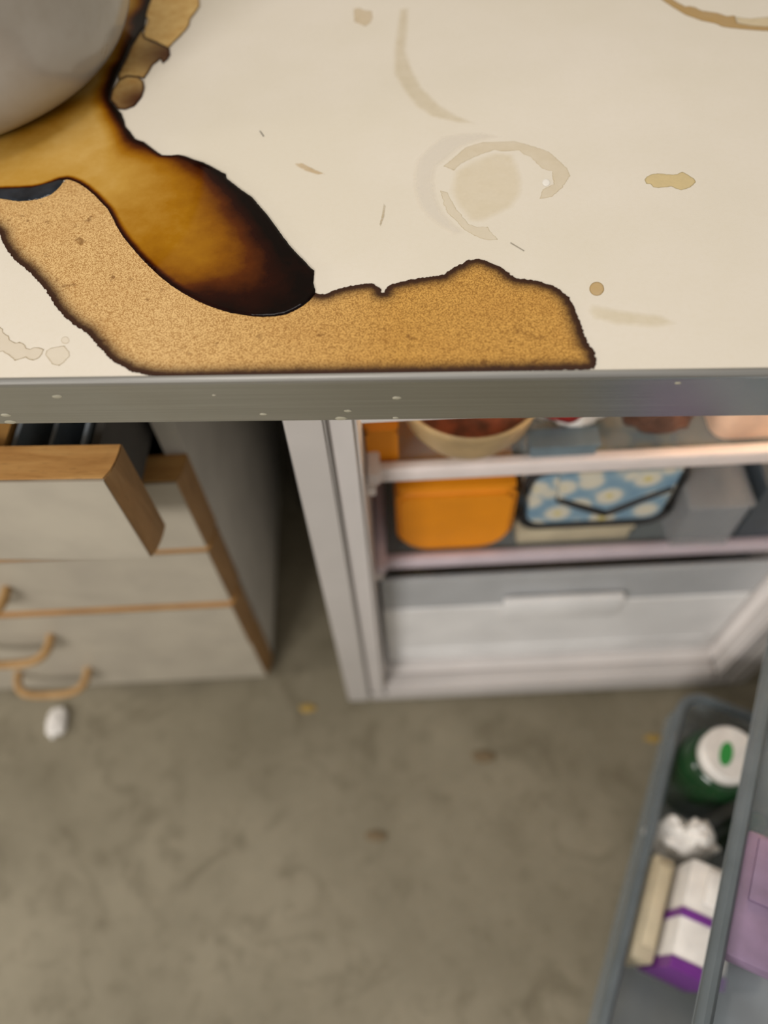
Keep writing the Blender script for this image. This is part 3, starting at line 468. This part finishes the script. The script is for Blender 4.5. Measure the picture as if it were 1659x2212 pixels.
# ================================================================== DRAWER CABINET
RZ = math.radians(3)
cab = empty('drawer_cabinet', (-.247, .458, 0), RZ); tag(cab, 'grey drawer cabinet with oak-edged fronts and its top drawer pulled open', 'cabinet')
WC, TH = .78, .038
bm = bmesh.new()
box(bm, -.024, 0, TH, .52, .012, .853); box(bm, -WC, -WC+.024, TH, .52, .012, .853); box(bm, -WC+.024, -.024, TH, .52, .012, .03); box(bm, -WC+.024, -.024, TH+.05, .52, .83, .853)
box(bm, -WC+.024, -.024, .50, .52, .03, .83)
obj('carcass', bm, CARC, cab)
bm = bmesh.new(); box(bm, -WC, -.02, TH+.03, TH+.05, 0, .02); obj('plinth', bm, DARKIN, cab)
rows = [(.613, .752, -.094), (.458, .603, 0), (.312, .455, -.004), (.168, .307, -.010), (.014, .164, -.006)]
def plan(L, r): # front panel outline seen from above, rounded front corners
    out = [(0, TH), (-.0003, TH*.75), (-.0016, TH*.5), (-.0040, TH*.25), (-.0085, .0012)]
    return out+[(-WC-a, b) for a, b in [(-x, y) for x, y in out[::-1]]]
for i, (z0, z1, dv) in enumerate(rows):
    bm = bmesh.new()
    v0, v1 = TH+dv, .46+dv
    box(bm, -WC+.04, -.029, v0, v1, z0+.012, z0+.02); box(bm, -WC+.04, -WC+.052, v0, v1, z0+.02, z1-.02); box(bm, -.037, -.029, v0, v1, z0+.02, z1-.02); box(bm, -WC+.052, -.037, v1-.012, v1, z0+.02, z1-.02)
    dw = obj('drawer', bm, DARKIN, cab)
    bm = prism(bmesh.new(), [(a, b+dv) for a, b in plan(WC, 0)], z0, z1, 'xy')
    bmesh.ops.bevel(bm, geom=[e for e in bm.edges if abs(e.verts[0].co.z-e.verts[1].co.z) < 1e-5], offset=.0012, segments=2, affect='EDGES')
    obj('edge_band', bm, WOODZ, dw, True, 35)
    bm = prism(bmesh.new(), [(a*.9985-.0006, b*.94+.0012+dv) for a, b in plan(WC, 0)], z1-.0002, z1+.0006, 'xy'); obj('top_strip', bm, WOODX, dw)
    obj('front_panel', bx(-WC+.0085, -.0085, dv-.0004, dv+.004, z0+.002, z1-.0012), GREYLAM, dw)
    if i == 0: dw.rotation_euler.z = math.radians(-2.6); dw.location.x = -.007; dw.location.y = -.004
    # bentwood pull
    zc, ul, ur, out_ = z0+(z1-z0)*.53, -.402, -.288, .042
    pth = []
    for k in range(25):
        a = math.pi*k/24; cxx, sxx = math.cos(a), math.sin(a)
        pth.append(((ul+ur)/2+(ur-ul)/2*math.copysign(abs(cxx)**.6, cxx), dv+.001-out_*abs(sxx)**.6, zc-.004*sxx))
    obj('handle', tube(bmesh.new(), pth, .0065, 10, flat=1.0), WOODH, dw, True)
# things in the open drawer
def local(parent, u, v, z):
    p = Matrix.Translation(parent.location) @ Matrix.Rotation(parent.rotation_euler.z, 4, 'Z') @ Vector((u, v, z)); return p
def tray(name, lab, u0, u1, v0, v1, z0, z1, m, cat):
    q = Matrix.Rotation(math.radians(-2.6), 3, 'Z') @ Vector(((u0+u1)/2, (v0+v1)/2, z0)); e = empty(name, local(cab, q.x-.007, q.y-.004, z0), RZ-math.radians(2.6)); tag(e, lab, cat)
    a, b, h, t = (u1-u0)/2, (v1-v0)/2, z1-z0, .004
    bm = bmesh.new(); box(bm, -a, a, -b, b, 0, t); obj('base', bm, m, e)
    bm = bmesh.new(); box(bm, -a, -a+t, -b, b, t, h); box(bm, a-t, a, -b, b, t, h); box(bm, -a+t, a-t, -b, -b+t, t, h); box(bm, -a+t, a-t, b-t, b, t, h); obj('side_wall', bm, m, e)
    if cat == 'box':
        bm = bmesh.new(); box(bm, -a, a*.52, -b, b, h, h+.002); obj('flap', bm, m, e); bm = bmesh.new(); box(bm, a*.54, a, -b, b, h, h+.002); obj('flap', bm, m, e); return e
    bm = bmesh.new(); box(bm, -a*.2-t/2, -a*.2+t/2, -b+t, b-t, t, h*.85); obj('divider', bm, m, e)
    return e
tray('cutlery_tray', 'blue-grey plastic tray inside the open top drawer', -.108, -.041, -.05, .33, .6335, .736, TRAYM, 'tray')
tray('card_box', 'brown cardboard box beside the blue-grey tray in the open drawer', -.46, -.112, -.05, .30, .6335, .738, CARDB, 'box')

# ================================================================== FRIDGE
fr = empty('fridge', (-.112, .409, 0), math.radians(2.9)); tag(fr, 'open white under-counter fridge with two shelves and a crisper drawer', 'fridge')
FW, FD, FH = .665, .55, .835
IU0, IU1, IZ0, IZ1 = .063, .605, .055, .752
bm = bmesh.new()
box(bm, 0, .035, .03, FD, .008, FH); box(bm, FW-.035, FW, .03, FD, .008, FH); box(bm, .035, FW-.035, .03, FD, FH-.035, FH); box(bm, .035, FW-.035, .03, FD, .008, .035); box(bm, .035, FW-.035, FD-.03, FD, .035, FH-.035)
obj('outer_shell', bm, FRW, fr)
for u in (.04, FW-.04):
    obj('foot', bx(u-.015, u+.015, .05, .08, 0, .009), SEAM, fr)
def ring(bm, a0, a1, b0, b1, c0, c1, d0, d1, v0, v1):   # rectangular frame: outer a..., inner c...
    box(bm, a0, c0, v0, v1, b0, b1); box(bm, c1, a1, v0, v1, b0, b1); box(bm, c0, c1, v0, v1, b0, d0); box(bm, c0, c1, v0, v1, d1, b1)
bm = bmesh.new(); ring(bm, 0, FW, .010, FH, .036, FW-.036, .030, FH-.04, 0, .03)
bmesh.ops.bevel(bm, geom=list(bm.edges), offset=.0025, segments=2, affect='EDGES'); obj('front_frame', bm, FRW, fr, True, 30)
bm = bmesh.new(); ring(bm, .0362, FW-.0362, .0302, FH-.0402, .038, FW-.038, .032, FH-.042, .004, .03); obj('frame_seam', bm, SEAM, fr)
bm = bmesh.new(); ring(bm, .038, FW-.038, .032, FH-.042, IU0, IU1, IZ0, IZ1, .002, .03)
bmesh.ops.bevel(bm, geom=list(bm.edges), offset=.004, segments=2, affect='EDGES'); obj('inner_frame', bm, FRI, fr, True, 30)
bm = bmesh.new()
box(bm, IU0-.006, IU0, .03, .48, IZ0, IZ1); box(bm, IU1, IU1+.006, .03, .48, IZ0, IZ1); box(bm, IU0, IU1, .03, .48, IZ1, IZ1+.006); box(bm, IU0, IU1, .03, .48, IZ0-.006, IZ0); box(bm, IU0, IU1, .48, .486, IZ0, IZ1)
obj('liner', bm, FRL, fr)
for sgn, uu in ((1, IU0), (-1, IU1)):
    for zz in (.565, .358):
        a, b = sorted((uu, uu+sgn*.010)); obj('shelf_ledge', bx(a, b, .05, .47, zz, zz+.012, bev=.002), FRL, fr)
# shelves: glass plate with a trim bar
for z, trimm, th in ((.578, SHELFT, .024), (.371, SHELFL, .022)):
    sh = obj('shelf', bx(IU0+.002, IU1-.002, .075, .47, z+.010, z+.016), GLASS, fr)
    bm = bx(IU0+.002, IU1-.002, .058, .072, z, z+th, bev=.004, seg=3); obj('shelf_trim', bm, trimm, sh, True)
    obj('rear_trim', bx(IU0+.002, IU1-.002, .462, .472, z+.006, z+.026, bev=.002), trimm, sh)
    bm = bx(IU0+.002, IU0+.016, .044, .46, z+.016, z+.036, bev=.003); obj('end_trim', bm, trimm, sh, True)
# crisper drawer
cz0, cz1, cv = .062, .285, .060
cu0, cu1 = IU0+.006, IU1-.006
bm = bmesh.new(); box(bm, cu0, cu1, cv, .45, cz0, cz0+.005); box(bm, cu0, cu0+.004, cv, .45, cz0+.005, cz1); box(bm, cu1-.004, cu1, cv, .45, cz0+.005, cz1); box(bm, cu0, cu1, .446, .45, cz0+.005, cz1)
cd = obj('crisper_drawer', bm, CRISP2, fr)
um = (cu0+cu1)/2-.01
cz1 = .262
poly = [(cu0, cz0), (cu1, cz0), (cu1, cz1), (cu0, cz1)]
bm = bmesh.new(); prism(bm, poly, cv-.012, cv-.001, 'xz')
bmesh.ops.bevel(bm, geom=list(bm.edges), offset=.003, segments=2, affect='EDGES'); obj('crisper_front', bm, CRISP, cd, True, 30)
bm = bx(cu0, cu1, cv-.010, cv-.002, cz1+.0005, .352, bev=.002); obj('crisper_window', bm, CRISP3, cd)
obj('handle_scoop', bx(um-.085, um+.085, cv-.024, cv-.012, cz1-.03, cz1+.034, bev=.005), CRISP, cd, True)
obj('lower_ridge', bx(cu0+.02, cu1-.02, cv-.015, cv-.012, cz0+.02, cz0+.05, bev=.003), CRISP, cd, True)
lampo = obj('lamp_cover', bx(IU1-.022, IU1-.002, .16, .26, .665, .735, bev=.006), LAMPM, fr, True)
ll = bpy.data.lights.new('fridge_bulb', 'POINT'); ll.energy = 3.6; ll.color = (1, .80, .56); ll.shadow_soft_size = .03
lo = bpy.data.objects.new('fridge_bulb', ll); COL.objects.link(lo); lo.location = local(fr, IU1-.07, .15, .722)

# door, hinged on the right and standing open
DX = Vector((-.39, -.92, 0)).normalized(); dang = math.atan2(DX.y, DX.x)
ca, sa = math.cos(fr.rotation_euler.z), math.sin(fr.rotation_euler.z)
P0 = Vector((.575, .415, 0)) - Vector(fr.location)
P0 = Vector((P0.x*ca+P0.y*sa, -P0.x*sa+P0.y*ca, 0))
# local: x along the door away from the hinge, y away from the inner face (towards the cabinet room), z up
bm = bx(0, .62, .004, .058, .03, .835, bev=.006)
door = obj('door', bm, FRW, fr, True, 30)
door.location = P0; door.rotation_euler = (0, 0, dang-fr.rotation_euler.z)
DM = Matrix.Translation((.575, .415, 0)) @ Matrix.Rotation(dang, 4, 'Z')
def dloc(s, t, z): return DM @ Vector((s, -t, z))
bm = bmesh.new(); box(bm, .03, .59, -.012, .004, .06, .80, bev=.004); obj('door_liner', bm, DOORL, door, True, 30)
bm = bmesh.new(); ring(bm, .008, .612, .04, .825, .026, .594, .058, .807, -.010, .004); obj('gasket', bm, SEAM, door)
for z0, zr, t1 in ((.075, .195, .155), (.487, .535, .150), (.66, .76, .12)):
    s0, s1, t0 = (.12 if z0 < .1 else .05), .575, .012
    bm = bmesh.new(); box(bm, s0, s1, -t1+.006, -t0, z0, z0+.005)
    box(bm, s0, s0+.004, -t1+.006, -t0, z0+.005, max(zr-.02, z0+.012)); box(bm, s1-.004, s1, -t1+.006, -t0, z0+.005, max(zr-.02, z0+.012)); box(bm, s0+.004, s1-.004, -t1+.004, -t1+.008, z0+.005, max(zr-.012, z0+.02))
    b_ = obj('door_bin', bm, BIN, door)
    r = .03; pth = [(s0, -t0-.002, zr)]+[(s0+r-r*math.cos(a), -t1+r-r*math.sin(a), zr) for a in [math.pi/2*k/6 for k in range(7)]]+[(s1-r+r*math.sin(a), -t1+r-r*math.cos(a), zr) for a in [math.pi/2*k/6 for k in range(7)]]+[(s1, -t0-.002, zr)]
    obj('bin_rail', tube(bmesh.new(), pth, .007, 10, flat=1.4), RAIL, door, True)

# ---- things in the door bins
def put(name, lab, cat, loc, rz=0): 
    e = empty(name, loc, rz); return tag(e, lab, cat)
BZ = .0805
j = put('green_jar', 'dark green glass jar with a white lid in the lower door bin', 'jar', dloc(.208, .098, BZ), dang)
obj('glass_body', lathe(bmesh.new(), [(0, 0), (.044, 0), (.048, .006), (.048, .13), (.043, .15), (.034, .158), (0, .158)], 36), GREEN, j, True, 50)
ld = obj('lid', lathe(bmesh.new(), [(.0, .158), (.034, .158), (.0355, .160), (.0355, .182), (.033, .185), (0, .185)], 36), WHITEP, j, True, 50)
obj('lid_mark', lathe(bmesh.new(), [(0, .1852), (.016, .1852), (.016, .1860), (0, .1861)], 24), GREENM, ld); ld.children[0].scale = (1, .5, 1); ld.children[0].location = (.004, -.006, 0)
bt = put('green_bottle', 'small dark green bottle between the white-lidded jar and the plastic bag', 'bottle', dloc(.262, .038, BZ), dang)
obj('bottle_body', lathe(bmesh.new(), [(0, 0), (.018, 0), (.019, .006), (.019, .085), (.017, .105), (.011, .12), (0, .12)], 30), GREEN, bt, True, 50)
obj('bottle_cap', lathe(bmesh.new(), [(0, .119), (.0115, .119), (.0115, .134), (0, .135)], 20), GREEN, bt, True, 50)
def crumple(name, r, sc, seed, mat, parent, c=(0, 0, 0), amp=.35):
    bm = bmesh.new(); bmesh.ops.create_icosphere(bm, subdivisions=4, radius=1)
    for v in bm.verts:
        k = 1+amp*noise.noise(v.co*1.7+Vector((seed, 0, 0)))+amp*.5*noise.noise(v.co*4+Vector((0, seed, 0)))
        v.co = Vector((c[0]+v.co.x*k*r*sc[0], c[1]+v.co.y*k*r*sc[1], max(c[2]-r*sc[2]*.92, c[2]+v.co.z*k*r*sc[2])))
    return obj(name, bm, mat, parent, True, 60)
bg = put('plastic_bag', 'crumpled white plastic bag in the lower door bin', 'bag', dloc(.305, .105, BZ), dang)
crumple('bag_body', .036, (.75, 1.05, 1.8), 3.1, WHITEP, bg, (0, 0, .060)); crumple('bag_knot', .016, (1, 1, 1.3), 7.7, WHITEP, bg, (.004, .0, .142))
ca_ = put('milk_carton', 'white carton with purple bands in the lower door bin', 'carton', dloc(.408, .082, BZ), dang)
obj('carton_body', bx(-.062, .062, -.030, .030, 0, .17, bev=.004), WHITEP, ca_, True, 30)
obj('purple_stripe', bx(-.004, .006, -.031, .031, .03, .1715, bev=.0004), PURPLE, ca_)
obj('purple_end', bx(.050, .0635, -.031, .031, .02, .1715, bev=.0004), PURPLE, ca_)
obj('gable_ridge', bx(-.054, -.014, -.012, .012, .17, .184, bev=.004), WHITEP, ca_, True)
bc = put('beige_carton', 'pale beige carton leaning on the bin rail beside the white carton', 'carton', dloc(.405, .130, BZ), dang)
obj('carton_body', bx(-.06, .066, -.0145, .014, 0, .112, bev=.005), BEIGE, bc, True, 30)
obj('carton_flap', bx(-.05, .05, -.008, .010, .112, .118, bev=.002), BEIGE, bc, True)
pc = put('purple_packet', 'flat pale purple packet in the upper door bin', 'packet', dloc(.43, .088, .4925), dang)
obj('carton_body', bx(-.06, .05, -.052, .050, 0, .030, bev=.006), PURPLEL, pc, True, 30)
obj('carton_flap', bx(-.055, .0, -.042, .042, .030, .034, bev=.0012), PURPLEL, pc, True)

# ---- things on the shelves
S1, S2 = .5945, .3875
F = lambda u, v, z: local(fr, u, v, z)
RF = fr.rotation_euler.z
b = put('food_bowl', 'beige stoneware bowl of reddish brown food on the upper shelf', 'bowl', F(.176, .112, S1+.0005), RF)
prb = [(0, 0), (.035, 0), (.037, .006), (.055, .02), (.069, .045), (.0755, .075), (.0775, .082), (.0755, .085), (.072, .082), (.066, .05), (.05, .024), (0, .018)]
obj('bowl_body', lathe(bmesh.new(), prb, 48), BOWLM, b, True, 60)
bm = bmesh.new(); lathe(bm, [(.068, .058), (.055, .062), (.04, .064), (.02, .066), (0, .067)], 40)
for v in bm.verts: v.co.z += .005*noise.noise(v.co*60)
obj('food', bm, FOOD, b, True)
ob = put('orange_tub', 'narrow orange plastic tub on the upper shelf beside the beige bowl', 'tub', F(.083, .135, S1+.0005), RF)
bm = prism(bmesh.new(), rrect(-.0175, .0165, 0, .052, .008), -.06, .09, 'xz'); obj('tub_body', bm, ORANGE, ob, True, 50)
bm = prism(bmesh.new(), rrect(-.0185, .0175, -.061, .091, .008), .052, .056, 'xy'); obj('tub_lid', bm, ORANGE, ob, True, 50)
oc = put('orange_container', 'bright orange rounded container on the middle shelf', 'container', F(.167, .115, S2+.0005), RF)
bm = prism(bmesh.new(), rrect(-.073, .073, .0, .135, .045, 8, .02), -.040, .11, 'xz')
bmesh.ops.bevel(bm, geom=[e for e in bm.edges if abs(e.verts[0].co.y-e.verts[1].co.y) < 1e-6], offset=.006, segments=3, affect='EDGES'); obj('container_body', bm, ORANGE, oc, True, 50)
obj('container_lid', bx(-.070, .070, -.036, .106, .135, .143, bev=.003), ORANGE, oc, True)
bb = put('beige_box', 'flat beige box under the floral pouch on the middle shelf', 'box', F(.325, .13, S2+.0005), RF)
obj('box_body', bx(-.075, .072, -.052, .10, 0, .030, bev=.004), BEIGE, bb, True, 30); obj('box_lid', bx(-.077, .074, -.054, .102, .030, .036, bev=.002), BEIGE, bb, True, 30)
po = put('floral_pouch', 'blue and white floral pouch with black piping and pointed flap', 'pouch', F(.342, .135, S2+.0375), RF)
outl = rrect(-.092, .092, 0, .125, .028, 6)
bm = prism(bmesh.new(), outl, -.052, .06, 'xz')
bmesh.ops.bevel(bm, geom=[e for e in bm.edges if abs(e.verts[0].co.y-e.verts[1].co.y) < 1e-6], offset=.008, segments=3, affect='EDGES'); obj('pouch_body', bm, FLORAL, po, True, 50)
obj('body_piping', tube(bmesh.new(), [(x, -.051, z) for x, z in outl], .0055, 8, True), BLACKP, po, True)
fp = [(-.055, .080), (.007, .046), (.075, .094), (.078, .132), (-.06, .132)]
bm = prism(bmesh.new(), fp, -.064, -.054, 'xz'); flp = obj('flap', bm, FLORAL, po)
obj('flap_piping', tube(bmesh.new(), [(-.055, -.062, .080), (-.03, -.063, .066), (0, -.064, .049), (.007, -.064, .046), (.015, -.064, .050), (.045, -.063, .073), (.075, -.062, .094)], .0055, 8), BLACKP, flp, True)
def clearbox(name, lab, u, v, z, a, b_, h, mat, rim):
    e = put(name, lab, 'container', F(u, v, z), RF); t = .003
    bm = bmesh.new(); box(bm, -a, a, -b_, b_, 0, t); box(bm, -a, -a+t, -b_, b_, t, h); box(bm, a-t, a, -b_, b_, t, h); box(bm, -a+t, a-t, -b_, -b_+t, t, h); box(bm, -a+t, a-t, b_-t, b_, t, h)
    obj('container_body', bm, mat, e); obj('container_lid', bx(-a-.003, a+.003, -b_-.003, b_+.003, h, h+.008, bev=.002), rim, e, True); return e
clearbox('clear_container', 'clear grey plastic container on the middle shelf beside the pouch', .482, .16, S2+.0005, .036, .10, .10, CRISP2, CRISP2)
clearbox('dark_container', 'dark grey plastic container on the middle shelf against the right wall', .564, .17, S2+.0005, .032, .10, .12, NAVY, NAVY)
pk = put('wrapped_packet', 'white plastic packet with a red patch on the upper shelf', 'packet', F(.292, .124, S1+.0005), RF)
crumple('packet_body', .05, (.78, .6, .75), 5.5, WHITEP, pk, (0, 0, .035), .3); crumple('red_patch', .022, (1.1, .9, .9), 2.2, RED, pk, (-.016, -.022, .050), .2)
bl_ = put('blue_tray', 'blue-grey tray under the white packet on the upper shelf', 'tray', F(.262, .088, S1+.0005), RF)
obj('tray_body', bx(-.022, .050, -.022, .0, 0, .022, bev=.004), BLUEG, bl_, True, 30); obj('tray_lip', bx(-.024, .052, -.024, .002, .022, .026, bev=.001), BLUEG, bl_)
bp = put('brown_packet', 'dark brown wrapped packet on the upper shelf', 'packet', F(.384, .118, S1+.0005), RF)
crumple('packet_body', .05, (.84, .8, 1.0), 9.3, BROWN, bp, (0, 0, .046), .3); crumple('packet_fold', .02, (1.2, .8, .8), 4.4, PINKB, bp, (-.016, -.030, .085), .2)
pt = put('rosy_tub', 'pale rosy plastic tub lit by the fridge lamp on the upper shelf', 'tub', F(.494, .142, S1+.0005), RF)
bm = prism(bmesh.new(), rrect(-.052, .058, -.06, .07, .018), 0, .075, 'xy'); obj('tub_body', bm, PINKB, pt, True, 50)
bm = prism(bmesh.new(), rrect(-.055, .061, -.063, .073, .02), .075, .083, 'xy'); obj('tub_lid', bm, PINKB, pt, True, 50)
wb = put('garlic_bulb', 'pale white bulb in the left of the crisper drawer', 'vegetable', F(.125, .13, .0675), RF)
obj('bulb', lathe(bmesh.new(), [(0, 0), (.03, .004), (.05, .025), (.054, .05), (.04, .085), (.018, .11), (.008, .135), (0, .14)], 30, wob=.04), plain('bulb_skin', (236, 226, 208), .6), wb, True)
obj('stem', lathe(bmesh.new(), [(.008, .13), (.006, .16), (0, .165)], 12), BEIGE, wb, True)

# ================================================================== BITS ON THE FLOOR
def scrap(name, lab, cat, x, y, r, sc, m, seed):
    e = crumple(name, r, sc, seed, m, None, (0, 0, r*sc[2]*.92), .25); e.location = (x, y, 0); tag(e, lab, cat); return e
scrap('paper_scrap', 'small white crumpled scrap on the floor below the drawer handles', 'scrap', -.606, .372, .019, (.9, 1.3, .5), WHITEP, 1.2)
SPOT = plain('brown_crumb', (112, 96, 70), .8); YEL = plain('yellow_crumb', (160, 132, 64), .7)

crumbs = [(.111, .322, .012, 'brown'), (-.062, .200, .010, 'brown'), (.388, .353, .008, 'yellow'), (-.182, .401, .009, 'yellow')]
LABS = ['largest brown crumb on the floor in front of the fridge', 'small brown crumb on the floor in the middle of the room', 'yellow crumb on the floor by the open fridge door', 'yellow crumb on the floor between the cabinet and fridge']
for i, (x, y, r, k) in enumerate(crumbs):
    scrap('floor_crumb', LABS[i], 'crumb', x, y, r, (1.6, .8, .15), SPOT if k == 'brown' else YEL, 3.3+i)

trm = obj('gap_shade_panel', bx(-.222, -.152, .80, .815, 0, .8565), plain('gap_shade', (46, 43, 38), .8)); tag(trm, 'added dark panel standing in for shade between the cabinet and the fridge', 'trim', kind='structure')  # added dark sheet that stands in for the shade deep in the gap
